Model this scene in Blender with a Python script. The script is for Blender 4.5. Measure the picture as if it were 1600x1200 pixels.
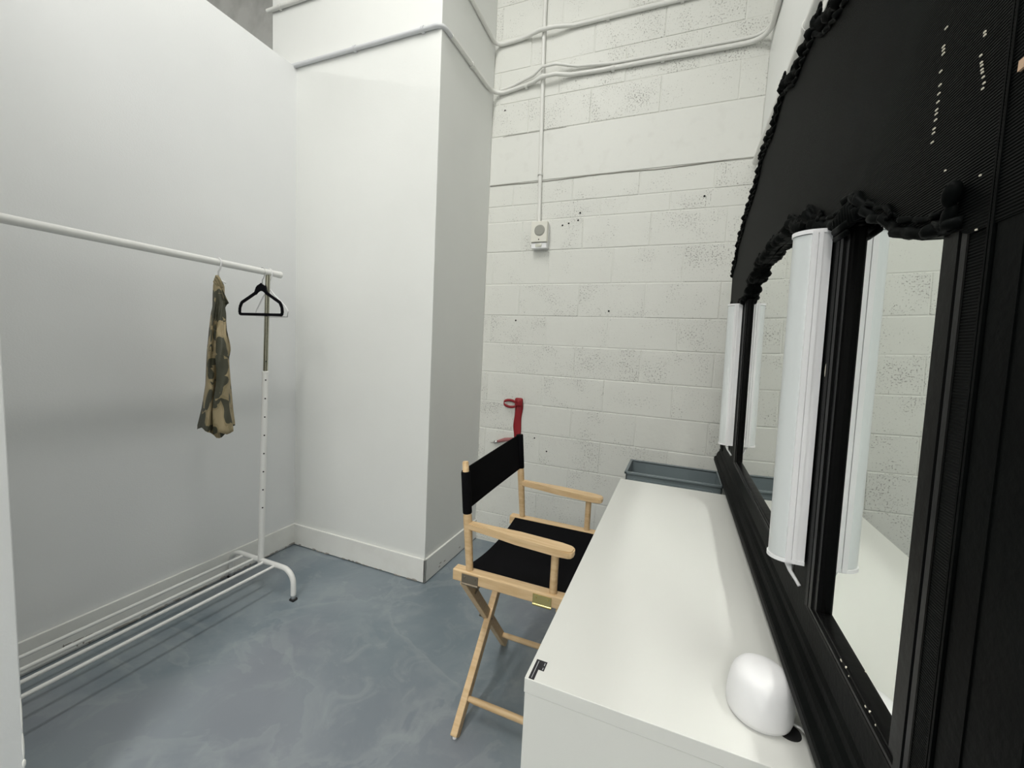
import bpy, bmesh, math, random
from mathutils import Vector, Matrix
random.seed(7)
C = bpy.context.scene
COL = C.collection
for o in list(bpy.data.objects):
    bpy.data.objects.remove(o)

# ------------------------------------------------------------------ camera
yaw, pit, rol, FPX = -3.80736088e-01, -8.61391755e-02, 4.94271831e-02, 6.45396839e+02
cy, sy, cp, sp = math.cos(yaw), math.sin(yaw), math.cos(pit), math.sin(pit)
fwd = Vector((sy*cp, cy*cp, sp)); rgt = Vector((cy, -sy, 0)); upv = rgt.cross(fwd)
r2 = math.cos(rol)*rgt + math.sin(rol)*upv
u2 = -math.sin(rol)*rgt + math.cos(rol)*upv
cam = bpy.data.cameras.new('camera'); camo = bpy.data.objects.new('camera', cam); COL.objects.link(camo)
camo.matrix_world = Matrix(((r2.x, u2.x, -fwd.x, 0), (r2.y, u2.y, -fwd.y, 0), (r2.z, u2.z, -fwd.z, 1.40), (0, 0, 0, 1)))
cam.sensor_fit = 'HORIZONTAL'; cam.sensor_width = 36; cam.lens = FPX/1600*36
cam.clip_start = 0.02
C.camera = camo

# ------------------------------------------------------------------ world, lights, exposure
W = bpy.data.worlds.new('world'); C.world = W; W.use_nodes = True
W.node_tree.nodes['Background'].inputs[0].default_value = (0.9, 0.95, 1, 1)
W.node_tree.nodes['Background'].inputs[1].default_value = 0.05
def area(name, loc, sx, sy_, power, col=(1, 1, 1)):
    l = bpy.data.lights.new(name, 'AREA'); l.shape = 'RECTANGLE'; l.size = sx; l.size_y = sy_; l.energy = power; l.color = col
    o = bpy.data.objects.new(name, l); COL.objects.link(o); o.location = loc
    return o
WARM = (1.0, 0.985, 0.94)
area('ceiling_strip_or_fill_light', (-1.08, 0.1, 4.45), 0.22, 2.4, 60, WARM)       # over the nook
area('ceiling_strip_or_fill_light', (-0.05, -2.6, 3.5), 0.8, 1.6, 84, WARM)         # added fill behind the camera, not a known lamp; lifts the lower walls
hall = area('ceiling_strip_or_fill_light', (-5.97, 0.2, 4.15), 0.10, 2.4, 46, WARM); hall.rotation_euler = (0, math.radians(-65), 0)          # hall beyond the partition
C.view_settings.view_transform = 'Standard'; C.view_settings.look = 'None'
C.view_settings.exposure = 0.18; C.view_settings.gamma = 1.0
C.view_settings.use_curve_mapping = False
C.cycles.blur_glossy = 0; C.cycles.caustics_reflective = True
C.cycles.sample_clamp_indirect = 0      # keep the light thrown back by the mirror

# ------------------------------------------------------------------ helpers
OFF = {}
def mesh_obj(name, verts, faces, mat, parent=None, smooth=False, kind=None, sharp=None):
    off = OFF.get(parent.name, Vector((0, 0, 0))) if parent else Vector((0, 0, 0))
    me = bpy.data.meshes.new(name)
    me.from_pydata([tuple(Vector(v)-off) for v in verts], [], faces)
    bm = bmesh.new(); bm.from_mesh(me); bmesh.ops.recalc_face_normals(bm, faces=bm.faces)
    bm.to_mesh(me); bm.free()
    me.materials.append(mat)
    if smooth:
        for p in me.polygons: p.use_smooth = True
        if sharp is not None: me.set_sharp_from_angle(angle=math.radians(sharp))
    o = bpy.data.objects.new(name, me); COL.objects.link(o)
    if parent:
        o.parent = parent; OFF[o.name] = off
    if kind: o['kind'] = kind
    return o
class MB:
    def __init__(s): s.v = []; s.f = []
    def add(s, vs, fs):
        b = len(s.v); s.v += [tuple(v) for v in vs]; s.f += [tuple(i+b for i in f) for f in fs]; return s
    def box(s, a, b, bev=0.0, M=None):
        bm = bmesh.new(); bmesh.ops.create_cube(bm, size=1)
        c = [(a[i]+b[i])/2 for i in range(3)]; d = [abs(b[i]-a[i]) for i in range(3)]
        for v in bm.verts: v.co = Vector((v.co.x*d[0]+c[0], v.co.y*d[1]+c[1], v.co.z*d[2]+c[2]))
        if bev: bmesh.ops.bevel(bm, geom=list(bm.edges), offset=bev, segments=2, affect='EDGES', profile=0.5)
        s.addbm(bm, M); return s
    def addbm(s, bm, M=None):
        bm.verts.index_update()
        s.add([(M @ v.co) if M else v.co for v in bm.verts], [[v.index for v in f.verts] for f in bm.faces]); bm.free()
    def bar(s, p, q, w, h, side=(1, 0, 0), bev=0.0):
        p = Vector(p); q = Vector(q); d = q-p; L = d.length; z = d/L
        x = Vector(side); x = (x-z*x.dot(z)).normalized(); y = z.cross(x)
        M = Matrix(((x.x, y.x, z.x, p.x), (x.y, y.y, z.y, p.y), (x.z, y.z, z.z, p.z), (0, 0, 0, 1)))
        return s.box((-w/2, -h/2, 0), (w/2, h/2, L), bev, M)
    def tube(s, pts, r, n=12, cap=True):
        pts = [Vector(p) for p in pts]; R = r if hasattr(r, '__len__') else [r]*len(pts)
        rings = []; up = None
        for i, p in enumerate(pts):
            t = (pts[min(i+1, len(pts)-1)]-pts[max(i-1, 0)]).normalized()
            if up is None:
                up = Vector((0, 0, 1)) if abs(t.z) < .9 else Vector((1, 0, 0))
            a = (up-t*up.dot(t)).normalized(); up = a; b = t.cross(a)
            rings.append([p+R[i]*(math.cos(2*math.pi*k/n)*a+math.sin(2*math.pi*k/n)*b) for k in range(n)])
        vs = [v for rg in rings for v in rg]; fs = []
        for i in range(len(pts)-1):
            for k in range(n): fs.append((i*n+k, i*n+(k+1) % n, (i+1)*n+(k+1) % n, (i+1)*n+k))
        if cap: fs += [tuple(range(n-1, -1, -1)), tuple(range((len(pts)-1)*n, len(pts)*n))]
        return s.add(vs, fs)
    def lathe(s, prof, org, axis=(0, 0, 1), n=28):
        z = Vector(axis).normalized(); x = Vector((1, 0, 0)) if abs(z.x) < .9 else Vector((0, 1, 0))
        x = (x-z*x.dot(z)).normalized(); y = z.cross(x); o = Vector(org); vs = []; fs = []
        for r, h in prof:
            r = max(r, 1e-5)
            for k in range(n):
                a = 2*math.pi*k/n; vs.append(o+z*h+(x*math.cos(a)+y*math.sin(a))*r)
        for i in range(len(prof)-1):
            for k in range(n): fs.append((i*n+k, i*n+(k+1) % n, (i+1)*n+(k+1) % n, (i+1)*n+k))
        return s.add(vs, fs)
    def prism(s, poly, fn, a, b):
        """poly: 2D outline, fn(u,v,d)->3D, extruded between depth a and b"""
        n = len(poly); vs = [fn(u, v, a) for u, v in poly]+[fn(u, v, b) for u, v in poly]
        fs = [tuple(range(n)), tuple(range(2*n-1, n-1, -1))]+[(i, (i+1) % n, n+(i+1) % n, n+i) for i in range(n)]
        return s.add(vs, fs)
    def blob(s, c, r, n=8, M=None):
        bm = bmesh.new(); bmesh.ops.create_icosphere(bm, subdivisions=2, radius=1)
        for v in bm.verts:
            v.co = Vector((v.co.x*r[0], v.co.y*r[1], v.co.z*r[2]))
            if M: v.co = M @ v.co
            v.co += Vector(c)
        s.addbm(bm); return s
    def sheet(s, grid, th, off):
        """grid[i][j] of points, thickened along off(i,j)*th"""
        m = len(grid); n = len(grid[0]); vs = []
        for sgn in (-.5, .5):
            for i in range(m):
                for j in range(n): vs.append(Vector(grid[i][j])+Vector(off(i, j))*th*sgn)
        fs = []
        for i in range(m-1):
            for j in range(n-1):
                a = i*n+j; fs.append((a, a+1, a+n+1, a+n)); k = a+m*n; fs.append((k, k+n, k+n+1, k+1))
        bd = [(0, j) for j in range(n)]+[(i, n-1) for i in range(1, m)]+[(m-1, j) for j in range(n-2, -1, -1)]+[(i, 0) for i in range(m-2, 0, -1)]
        for q in range(len(bd)):
            a = bd[q][0]*n+bd[q][1]; b2 = bd[(q+1) % len(bd)]; b = b2[0]*n+b2[1]
            fs.append((a, b, b+m*n, a+m*n))
        return s.add(vs, fs)
    def build(s, name, mat, parent=None, smooth=False, kind=None, sharp=None):
        return mesh_obj(name, s.v, s.f, mat, parent, smooth, kind, sharp)
def thing(name, label, cat, loc, group=None):
    o = bpy.data.objects.new(name, None); COL.objects.link(o); o.location = loc; o.empty_display_size = .05
    o['label'] = label; o['category'] = cat
    if group: o['group'] = group
    OFF[o.name] = Vector(loc); return o
def tag(o, label, cat, group=None):
    o['label'] = label; o['category'] = cat
    if group: o['group'] = group
    return o
def arc(c, r, a0, a1, n, ax, ay):
    c = Vector(c); ax = Vector(ax); ay = Vector(ay)
    return [c+r*(math.cos(a0+(a1-a0)*i/n)*ax+math.sin(a0+(a1-a0)*i/n)*ay) for i in range(n+1)]

# ------------------------------------------------------------------ materials
def mat(name, col, rough=.5, metal=0.0, spec=.5, bump=None, var=None, coat=0.0):
    """bump=(scale,strength,detail)  var=(scale, colour2, low, high)"""
    m = bpy.data.materials.new(name); m.use_nodes = True; nt = m.node_tree; b = nt.nodes['Principled BSDF']
    b.inputs['Base Color'].default_value = (*col, 1); b.inputs['Roughness'].default_value = rough
    b.inputs['Metallic'].default_value = metal; b.inputs['Specular IOR Level'].default_value = spec
    b.inputs['Coat Weight'].default_value = coat
    tc = nt.nodes.new('ShaderNodeTexCoord')
    if bump:
        n = nt.nodes.new('ShaderNodeTexNoise'); n.inputs['Scale'].default_value = bump[0]; n.inputs['Detail'].default_value = bump[2]
        nt.links.new(tc.outputs['Object'], n.inputs['Vector'])
        bp = nt.nodes.new('ShaderNodeBump'); bp.inputs['Strength'].default_value = bump[1]; bp.inputs['Distance'].default_value = .004
        nt.links.new(n.outputs['Fac'], bp.inputs['Height']); nt.links.new(bp.outputs['Normal'], b.inputs['Normal'])
    if var:
        n = nt.nodes.new('ShaderNodeTexNoise'); n.inputs['Scale'].default_value = var[0]; n.inputs['Detail'].default_value = 5
        nt.links.new(tc.outputs['Object'], n.inputs['Vector'])
        r = nt.nodes.new('ShaderNodeValToRGB'); r.color_ramp.elements[0].position = var[2]; r.color_ramp.elements[1].position = var[3]
        r.color_ramp.elements[0].color = (*col, 1); r.color_ramp.elements[1].color = (*var[1], 1)
        nt.links.new(n.outputs['Fac'], r.inputs['Fac']); nt.links.new(r.outputs['Color'], b.inputs['Base Color'])
    return m
M_wall = mat('painted_drywall', (.80, .81, .81), .55, bump=(160, .10, 3), var=(1.3, (.76, .77, .775), .35, .7))
M_col = mat('painted_column', (.79, .80, .78), .5, bump=(90, .08, 4), var=(2.0, (.755, .765, .745), .35, .75))
M_trim = mat('painted_trim', (.80, .80, .77), .4, bump=(60, .12, 3), var=(9, (.74, .735, .70), .45, .8))
M_conc = mat('bare_concrete', (.50, .50, .48), .8, bump=(40, .3, 6), var=(6, (.38, .38, .36), .4, .7))
M_ceil = mat('ceiling_paint', (.78, .78, .76), .8)
M_pipe = mat('painted_conduit', (.74, .74, .71), .35)
M_greypipe = mat('grey_conduit', (.62, .63, .65), .38)

def mat_block():
    m = bpy.data.materials.new('painted_block'); m.use_nodes = True; nt = m.node_tree; L = nt.links
    b = nt.nodes['Principled BSDF']; b.inputs['Roughness'].default_value = .5
    tc = nt.nodes.new('ShaderNodeTexCoord'); oi = nt.nodes.new('ShaderNodeObjectInfo')
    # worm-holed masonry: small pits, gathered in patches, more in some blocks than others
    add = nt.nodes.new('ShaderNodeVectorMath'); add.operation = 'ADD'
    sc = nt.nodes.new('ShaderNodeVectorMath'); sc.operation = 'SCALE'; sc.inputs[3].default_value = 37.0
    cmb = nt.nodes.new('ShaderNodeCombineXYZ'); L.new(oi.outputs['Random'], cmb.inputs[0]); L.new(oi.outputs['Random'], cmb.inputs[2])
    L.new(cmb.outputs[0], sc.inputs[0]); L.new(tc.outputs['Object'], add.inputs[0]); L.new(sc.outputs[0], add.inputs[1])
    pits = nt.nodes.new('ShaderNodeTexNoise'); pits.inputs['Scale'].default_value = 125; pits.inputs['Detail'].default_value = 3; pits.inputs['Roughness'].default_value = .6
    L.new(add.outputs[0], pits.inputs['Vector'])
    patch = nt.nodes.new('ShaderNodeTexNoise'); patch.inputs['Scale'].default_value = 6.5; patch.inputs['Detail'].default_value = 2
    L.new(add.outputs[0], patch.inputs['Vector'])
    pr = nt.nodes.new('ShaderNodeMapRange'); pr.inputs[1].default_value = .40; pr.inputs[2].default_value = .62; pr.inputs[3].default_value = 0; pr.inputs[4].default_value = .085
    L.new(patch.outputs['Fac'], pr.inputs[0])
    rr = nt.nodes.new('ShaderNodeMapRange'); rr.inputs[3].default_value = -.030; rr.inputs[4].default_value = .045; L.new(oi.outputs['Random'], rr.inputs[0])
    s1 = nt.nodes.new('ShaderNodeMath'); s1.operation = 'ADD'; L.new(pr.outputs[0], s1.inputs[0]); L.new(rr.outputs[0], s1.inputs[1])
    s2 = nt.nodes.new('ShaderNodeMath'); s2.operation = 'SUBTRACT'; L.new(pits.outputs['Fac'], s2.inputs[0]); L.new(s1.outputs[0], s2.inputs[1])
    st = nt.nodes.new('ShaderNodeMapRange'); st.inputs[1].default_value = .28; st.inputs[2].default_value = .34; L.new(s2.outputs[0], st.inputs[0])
    mx = nt.nodes.new('ShaderNodeMix'); mx.data_type = 'RGBA'; mx.inputs['A'].default_value = (.36, .355, .33, 1); mx.inputs['B'].default_value = (.70, .705, .665, 1)  # shade inside the pits is painted into the base colour as darker specks
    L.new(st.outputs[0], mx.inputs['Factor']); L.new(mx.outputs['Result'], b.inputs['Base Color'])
    lum = nt.nodes.new('ShaderNodeTexNoise'); lum.inputs['Scale'].default_value = 22; lum.inputs['Detail'].default_value = 5; L.new(add.outputs[0], lum.inputs['Vector'])
    h = nt.nodes.new('ShaderNodeMath'); h.operation = 'ADD'; L.new(st.outputs[0], h.inputs[0]); L.new(lum.outputs['Fac'], h.inputs[1])
    bp = nt.nodes.new('ShaderNodeBump'); bp.inputs['Strength'].default_value = .5; bp.inputs['Distance'].default_value = .0035
    L.new(h.outputs[0], bp.inputs['Height']); L.new(bp.outputs['Normal'], b.inputs['Normal'])
    return m
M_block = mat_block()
M_mortar = mat('painted_mortar', (.71, .715, .675), .55, bump=(60, .3, 5))
M_beam = mat('painted_tie_beam', (.71, .715, .68), .5, bump=(25, .25, 6), var=(14, (.66, .66, .625), .55, .8))

def mat_floor():
    m = bpy.data.materials.new('epoxy_floor'); m.use_nodes = True; nt = m.node_tree; L = nt.links
    b = nt.nodes['Principled BSDF']
    tc = nt.nodes.new('ShaderNodeTexCoord')
    def noise(sc, det, dist, rough=.5, loc=(0, 0, 0), sxy=(1, 1, 1), rot=0):
        mp = nt.nodes.new('ShaderNodeMapping'); mp.inputs['Location'].default_value = loc; mp.inputs['Scale'].default_value = sxy; mp.inputs['Rotation'].default_value = (0, 0, rot)
        L.new(tc.outputs['Object'], mp.inputs['Vector'])
        n = nt.nodes.new('ShaderNodeTexNoise'); n.inputs['Scale'].default_value = sc; n.inputs['Detail'].default_value = det; n.inputs['Distortion'].default_value = dist; n.inputs['Roughness'].default_value = rough
        L.new(mp.outputs['Vector'], n.inputs['Vector']); return n
    def mix(f, A, B):
        x = nt.nodes.new('ShaderNodeMix'); x.data_type = 'RGBA'
        for k, v in (('Factor', f), ('A', A), ('B', B)):
            if isinstance(v, (tuple, float)): x.inputs[k].default_value = v
            else: L.new(v, x.inputs[k])
        return x.outputs['Result']
    def ramp(src, pts):
        r = nt.nodes.new('ShaderNodeMapRange'); r.interpolation_type = 'SMOOTHSTEP'
        r.inputs[1].default_value, r.inputs[2].default_value, r.inputs[3].default_value, r.inputs[4].default_value = pts
        L.new(src, r.inputs[0]); return r.outputs[0]
    cloud = noise(1.15, 7, .9, .6); fine = noise(7, 7, 1.0, .65, rot=.5); tint = noise(.8, 3, .4, loc=(5, 2, 0)); edge = noise(1.5, 5, 1.4, .55, loc=(2.3, .7, 0))
    base = mix(ramp(cloud.outputs['Fac'], (.36, .64, 0, 1)), (.165, .205, .235, 1), (.245, .285, .310, 1))
    base = mix(ramp(tint.outputs['Fac'], (.45, .62, 0, .6)), base, (.215, .225, .260, 1))
    base = mix(ramp(fine.outputs['Fac'], (.48, .72, 0, .5)), base, (.300, .335, .350, 1))
    # torn, poured edges: one side of a level line a touch paler
    st = ramp(edge.outputs['Fac'], (.512, .530, 0, .26)); fade = ramp(edge.outputs['Fac'], (.53, .60, 1, 0))
    mu = nt.nodes.new('ShaderNodeMath'); mu.operation = 'MULTIPLY'; L.new(st, mu.inputs[0]); L.new(fade, mu.inputs[1])
    base = mix(mu.outputs[0], base, (.330, .365, .375, 1))
    L.new(base, b.inputs['Base Color'])
    L.new(ramp(fine.outputs['Fac'], (.2, .8, .32, .50)), b.inputs['Roughness'])
    bp = nt.nodes.new('ShaderNodeBump'); bp.inputs['Strength'].default_value = .10; bp.inputs['Distance'].default_value = .01
    L.new(cloud.outputs['Fac'], bp.inputs['Height']); L.new(bp.outputs['Normal'], b.inputs['Normal'])
    return m
M_floor = mat_floor()
M_white_metal = mat('white_powder_coat', (.80, .80, .78), .32)
M_chrome = mat('satin_steel_tube', (.36, .35, .28), .22, metal=1.0)
M_rubber = mat('black_rubber', (.015, .015, .015), .6)
M_hole = mat('dark_hole', (.01, .01, .01), .9)
M_desk = mat('white_foil_board', (.70, .705, .672), .38, bump=(300, .03, 2))
M_bw = mat('white_plastic', (.82, .82, .83), .35)
M_puck = mat('matte_white_plastic', (.80, .80, .81), .5)
M_greytub = mat('grey_moulded_plastic', (.165, .20, .213), .38, bump=(200, .1, 2))
M_blackfab = mat('black_canvas', (.0035, .0035, .0045), .95, spec=.1, bump=(500, .25, 2))
M_velvet = mat('black_velvet', (.004, .004, .006), .9, spec=.1)
M_brass = mat('brass', (.62, .52, .22), .25, metal=1.0)
M_bronze = mat('dull_bronzed_steel', (.30, .25, .19), .4, metal=1.0)
M_red = mat('red_webbing', (.26, .006, .012), .55)
M_pink = mat('faded_red_webbing', (.36, .14, .14), .6)
M_silver = mat('silver_metal', (.6, .6, .6), .3, metal=1.0)
M_beige = mat('beige_alarm_plastic', (.74, .73, .66), .45)
M_grille = mat('grey_speaker_grille', (.42, .42, .38), .6, bump=(900, .8, 1))
M_lens = mat('clear_strobe_lens', (.62, .62, .55), .15)
M_diff = mat('frosted_diffuser', (.66, .69, .69), .3)
M_print = mat('grey_print', (.45, .45, .47), .6)
M_sticker = mat('black_sticker', (.008, .007, .012), .4)
M_glass = mat('mirror_glass', (.86, .89, .86), 0.0, metal=1.0)
M_peach = mat('peach_matte', (.62, .42, .28), .7)
M_chip = mat('exposed_pale_ground', (.70, .66, .55), .7)

def mat_wood():
    m = bpy.data.materials.new('pale_beech'); m.use_nodes = True; nt = m.node_tree; L = nt.links
    b = nt.nodes['Principled BSDF']; b.inputs['Roughness'].default_value = .42
    tc = nt.nodes.new('ShaderNodeTexCoord'); mp = nt.nodes.new('ShaderNodeMapping'); mp.inputs['Scale'].default_value = (6, 60, 60)
    L.new(tc.outputs['Object'], mp.inputs['Vector'])
    n = nt.nodes.new('ShaderNodeTexNoise'); n.inputs['Scale'].default_value = 1.5; n.inputs['Detail'].default_value = 6; L.new(mp.outputs['Vector'], n.inputs['Vector'])
    r = nt.nodes.new('ShaderNodeValToRGB'); e = r.color_ramp.elements
    e[0].position = .3; e[0].color = (.58, .39, .20, 1); e[1].position = .7; e[1].color = (.72, .53, .31, 1)
    L.new(n.outputs['Fac'], r.inputs['Fac']); L.new(r.outputs['Color'], b.inputs['Base Color'])
    return m
M_wood = mat_wood()
def mat_frame(name, ribs):
    m = bpy.data.materials.new(name); m.use_nodes = True; nt = m.node_tree; L = nt.links
    b = nt.nodes['Principled BSDF']; b.inputs['Roughness'].default_value = .5; b.inputs['Specular IOR Level'].default_value = .03
    tc = nt.nodes.new('ShaderNodeTexCoord')
    n = nt.nodes.new('ShaderNodeTexNoise'); n.inputs['Scale'].default_value = 9; n.inputs['Detail'].default_value = 6; L.new(tc.outputs['Object'], n.inputs['Vector'])
    r = nt.nodes.new('ShaderNodeValToRGB'); e = r.color_ramp.elements
    e[0].position = .35; e[0].color = (.0018, .0022, .0022, 1); e[1].position = .75; e[1].color = (.0042, .0052, .0050, 1)
    L.new(n.outputs['Fac'], r.inputs['Fac']); L.new(r.outputs['Color'], b.inputs['Base Color'])
    bp = nt.nodes.new('ShaderNodeBump')
    if ribs:
        sx = nt.nodes.new('ShaderNodeSeparateXYZ'); L.new(tc.outputs['Object'], sx.inputs[0])
        mu = nt.nodes.new('ShaderNodeMath'); mu.operation = 'MULTIPLY'; mu.inputs[1].default_value = 2*math.pi/.0028; L.new(sx.outputs['Z'], mu.inputs[0])
        si = nt.nodes.new('ShaderNodeMath'); si.operation = 'SINE'; L.new(mu.outputs[0], si.inputs[0])
        bp.inputs['Strength'].default_value = .8; bp.inputs['Distance'].default_value = .0010; L.new(si.outputs[0], bp.inputs['Height'])
    else:
        k = nt.nodes.new('ShaderNodeTexNoise'); k.inputs['Scale'].default_value = 120; k.inputs['Detail'].default_value = 4; L.new(tc.outputs['Object'], k.inputs['Vector'])
        bp.inputs['Strength'].default_value = .25; bp.inputs['Distance'].default_value = .002; L.new(k.outputs['Fac'], bp.inputs['Height'])
    L.new(bp.outputs['Normal'], b.inputs['Normal'])
    return m
M_frame = mat_frame('black_lacquered_wood', False)
M_bead = mat('black_gloss_bead', (.0025, .0025, .0025), .32, spec=.06, bump=(30, .2, 4))
M_reeded = mat_frame('black_reeded_board', True)

def mat_dress():
    m = bpy.data.materials.new('leaf_print_cloth'); m.use_nodes = True; nt = m.node_tree; L = nt.links
    b = nt.nodes['Principled BSDF']; b.inputs['Roughness'].default_value = .6
    tc = nt.nodes.new('ShaderNodeTexCoord'); mp = nt.nodes.new('ShaderNodeMapping'); mp.inputs['Scale'].default_value = (1, 1, .8); mp.inputs['Location'].default_value = (.31, .17, .43)
    L.new(tc.outputs['Object'], mp.inputs['Vector'])
    v = nt.nodes.new('ShaderNodeTexVoronoi'); v.distance = 'MINKOWSKI'; v.inputs['Exponent'].default_value = .72; v.inputs['Scale'].default_value = 12; v.inputs['Randomness'].default_value = .85
    d = nt.nodes.new('ShaderNodeTexNoise'); d.inputs['Scale'].default_value = 11; d.inputs['Detail'].default_value = 1
    L.new(mp.outputs['Vector'], d.inputs['Vector'])
    ad = nt.nodes.new('ShaderNodeMix'); ad.data_type = 'RGBA'; ad.inputs['Factor'].default_value = .12
    L.new(mp.outputs['Vector'], ad.inputs['A']); L.new(d.outputs['Color'], ad.inputs['B']); L.new(ad.outputs['Result'], v.inputs['Vector'])
    r = nt.nodes.new('ShaderNodeValToRGB'); r.color_ramp.interpolation = 'CONSTANT'; e = r.color_ramp.elements
    e[0].position = 0; e[0].color = (.36, .29, .17, 1); e[1].position = .52; e[1].color = (.052, .052, .032, 1)
    q = e.new(.36); q.color = (.29, .235, .13, 1)
    half = nt.nodes.new('ShaderNodeMath'); half.operation = 'MULTIPLY'; half.inputs[1].default_value = .5
    L.new(v.outputs['Distance'], half.inputs[0]); L.new(half.outputs[0], r.inputs['Fac']); L.new(r.outputs['Color'], b.inputs['Base Color'])
    return m
M_dress = mat_dress()

# ------------------------------------------------------------------ setting
XL, YB, YC, XC, XR, ZP = -2.333, 2.634, 1.985, -1.291, .317, 3.06
CEIL = 4.6
def struct(name, boxes, m, parent=None, bev=0):
    b = MB()
    for a, c in boxes: b.box(a, c, bev)
    o = b.build(name, m, parent); o['kind'] = 'structure'; return o
struct('floor', [((-9, -4, -.1), (1.0, 3.2, 0))], M_floor)
struct('ceiling', [((-9, -4, CEIL), (1.0, 3.2, CEIL+.1))], M_ceil)
wb = struct('wall_back', [((XC-.03, YB+.0026, 0), (XR+.15, YB+.2, CEIL))], M_mortar)
# concrete blocks of the back wall, course by course in running bond; painted joints stand slightly back
BL, BH, J = .4064, .2035, .0045
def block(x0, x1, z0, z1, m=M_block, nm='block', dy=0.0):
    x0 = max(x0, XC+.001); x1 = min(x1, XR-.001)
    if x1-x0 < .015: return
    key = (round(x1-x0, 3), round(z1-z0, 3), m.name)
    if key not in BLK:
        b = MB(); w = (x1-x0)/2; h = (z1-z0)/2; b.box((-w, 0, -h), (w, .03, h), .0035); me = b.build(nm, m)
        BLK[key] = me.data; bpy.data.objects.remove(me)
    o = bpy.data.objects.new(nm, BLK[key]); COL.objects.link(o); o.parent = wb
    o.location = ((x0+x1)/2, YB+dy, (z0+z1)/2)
BLK = {}
ztops = [.010, .216, .420, .624, .828, 1.024, 1.229, 1.430, 1.622, 1.831, 2.047, 2.244, 2.349, 2.487]
for i in range(len(ztops)-1):
    z0, z1 = ztops[i], ztops[i+1]; ph = (-.020 if i % 2 else -.2186)
    if i == 11: ph = -.12
    if i == 12: ph = -.30
    x = ph-8*BL
    while x < XR:
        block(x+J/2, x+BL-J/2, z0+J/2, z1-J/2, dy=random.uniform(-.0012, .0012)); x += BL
# poured tie beam and blocks above it
for a, b_ in ((XC, XR),):
    block(a, b_-.003, 2.495, 2.80, M_beam, 'tie_beam', -.002)
z = 2.806; i = 0
while z < CEIL-.05:
    x = (-.02 if i % 2 else -.2186)-8*BL
    while x < XR:
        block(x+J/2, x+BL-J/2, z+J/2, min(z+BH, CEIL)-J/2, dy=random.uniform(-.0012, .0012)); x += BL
    z += BH; i += 1
struct('wall_right', [((XR, -4, 0), (XR+.12, YB+.01, CEIL))], M_col)
struct('wall_left', [((XL-.12, .34, 0), (XL, YC+.0, ZP))], M_wall)
struct('wall_front', [((-9, -4.1, 0), (XR+.12, -4, CEIL))], M_ceil)
struct('wall_outer', [((-9.1, -4, 0), (-9, 3.1, CEIL))], M_ceil)
struct('wall_rear', [((-9, YB, 0), (-2.545, YB+.2, CEIL))], M_conc)
struct('wall_column', [((-2.543, YC, 0), (XC, YB+.003, CEIL))], M_col, bev=.004)
# return wall at the left edge of the view, with a chipped corner near the floor
YJ = .46; XJ = YJ*-3.256
wr = struct('wall_entry', [((XL-.12, YJ-.12, 0), (XJ, YJ, ZP))], M_wall, bev=.003)
b = MB()
for (zz, hh, ww) in ((.40, .05, .0022), (.31, .04, .0028), (.262, .012, .004)):
    b.blob((XJ-.001, YJ-.002, zz), (ww, ww, hh))
o = b.build('corner_chip', M_trim, wr, True)
# baseboards (a little gap above the floor gives the dark line)
def base(name, a, c): return struct(name, [(a, c)], M_trim, bev=.003)
base('baseboard_left', (XL, YJ, .013), (XL+.013, YC, .148))
base('baseboard_column', (XL, YC-.013, .006), (XC+.013, YC, .146))
base('baseboard_side', (XC, YC-.013, .006), (XC+.013, YB, .146))
b = MB()
for k in range(26):
    x = random.uniform(XL+.05, XC); b.blob((x, YC-.0135, random.uniform(.004, .014)), (random.uniform(.004, .018), .0015, random.uniform(.002, .005)))
for k in range(26):
    y = random.uniform(.9, YC); b.blob((XL+.0135, y, random.uniform(.012, .02)), (.0015, random.uniform(.004, .03), random.uniform(.002, .006)))
for y, z, l in ((.838, .048, .003), (.85, .052, .016), (.885, .050, .020), (.92, .047, .014), (.88, .030, .003), (.90, .028, .003)):
    b.blob((XL+.0135, y, z), (.0012, l, .0022 if l > .01 else .010))
for k in range(4):
    b.blob((XC+.0135, random.uniform(YC, 2.4), random.uniform(.03, .07)), (.0012, .012, .004))
o = b.build('trim_scuff', mat('grime', (.34, .32, .29), .8), None, True); o['kind'] = 'structure'
# paint crack along the tie beam: dark recessed joint line
MBc = MB()
xs = [XC+.005+i*(XR-.03-XC)/40 for i in range(41)]
MBc.tube([(x, YB-.001, 2.489+.004*math.sin(x*9)+random.uniform(-.0015, .0015)) for x in xs], [.0028 if x < .15 else .0015 for x in xs], 6)
MBc.tube([(x, YB-.001, 2.803+random.uniform(-.003, .003)) for x in xs[2:14]], .0014, 6)
o = MBc.build('trim_crack', mat('crack_shadow_gap', (.33, .32, .29), .9)); o['kind'] = 'structure'
# drill holes in the block wall
b = MB()
for x, z in ((-.43, 1.66), (-.65, 2.27), (-.66, 2.225), (-.72, 2.21), (-.76, 2.20), (.06, 2.31), (-.95, 2.19), (-1.2, 2.97), (-1.05, 1.59), (-.78, .72), (-.87, .80)):
    b.lathe([(.0001, -.0012), (.005, -.0012), (.006, .001)], (x, YB-.001, z), (0, 1, 0), 10)
o = b.build('trim_drill_hole', M_hole); o['kind'] = 'structure'

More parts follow.
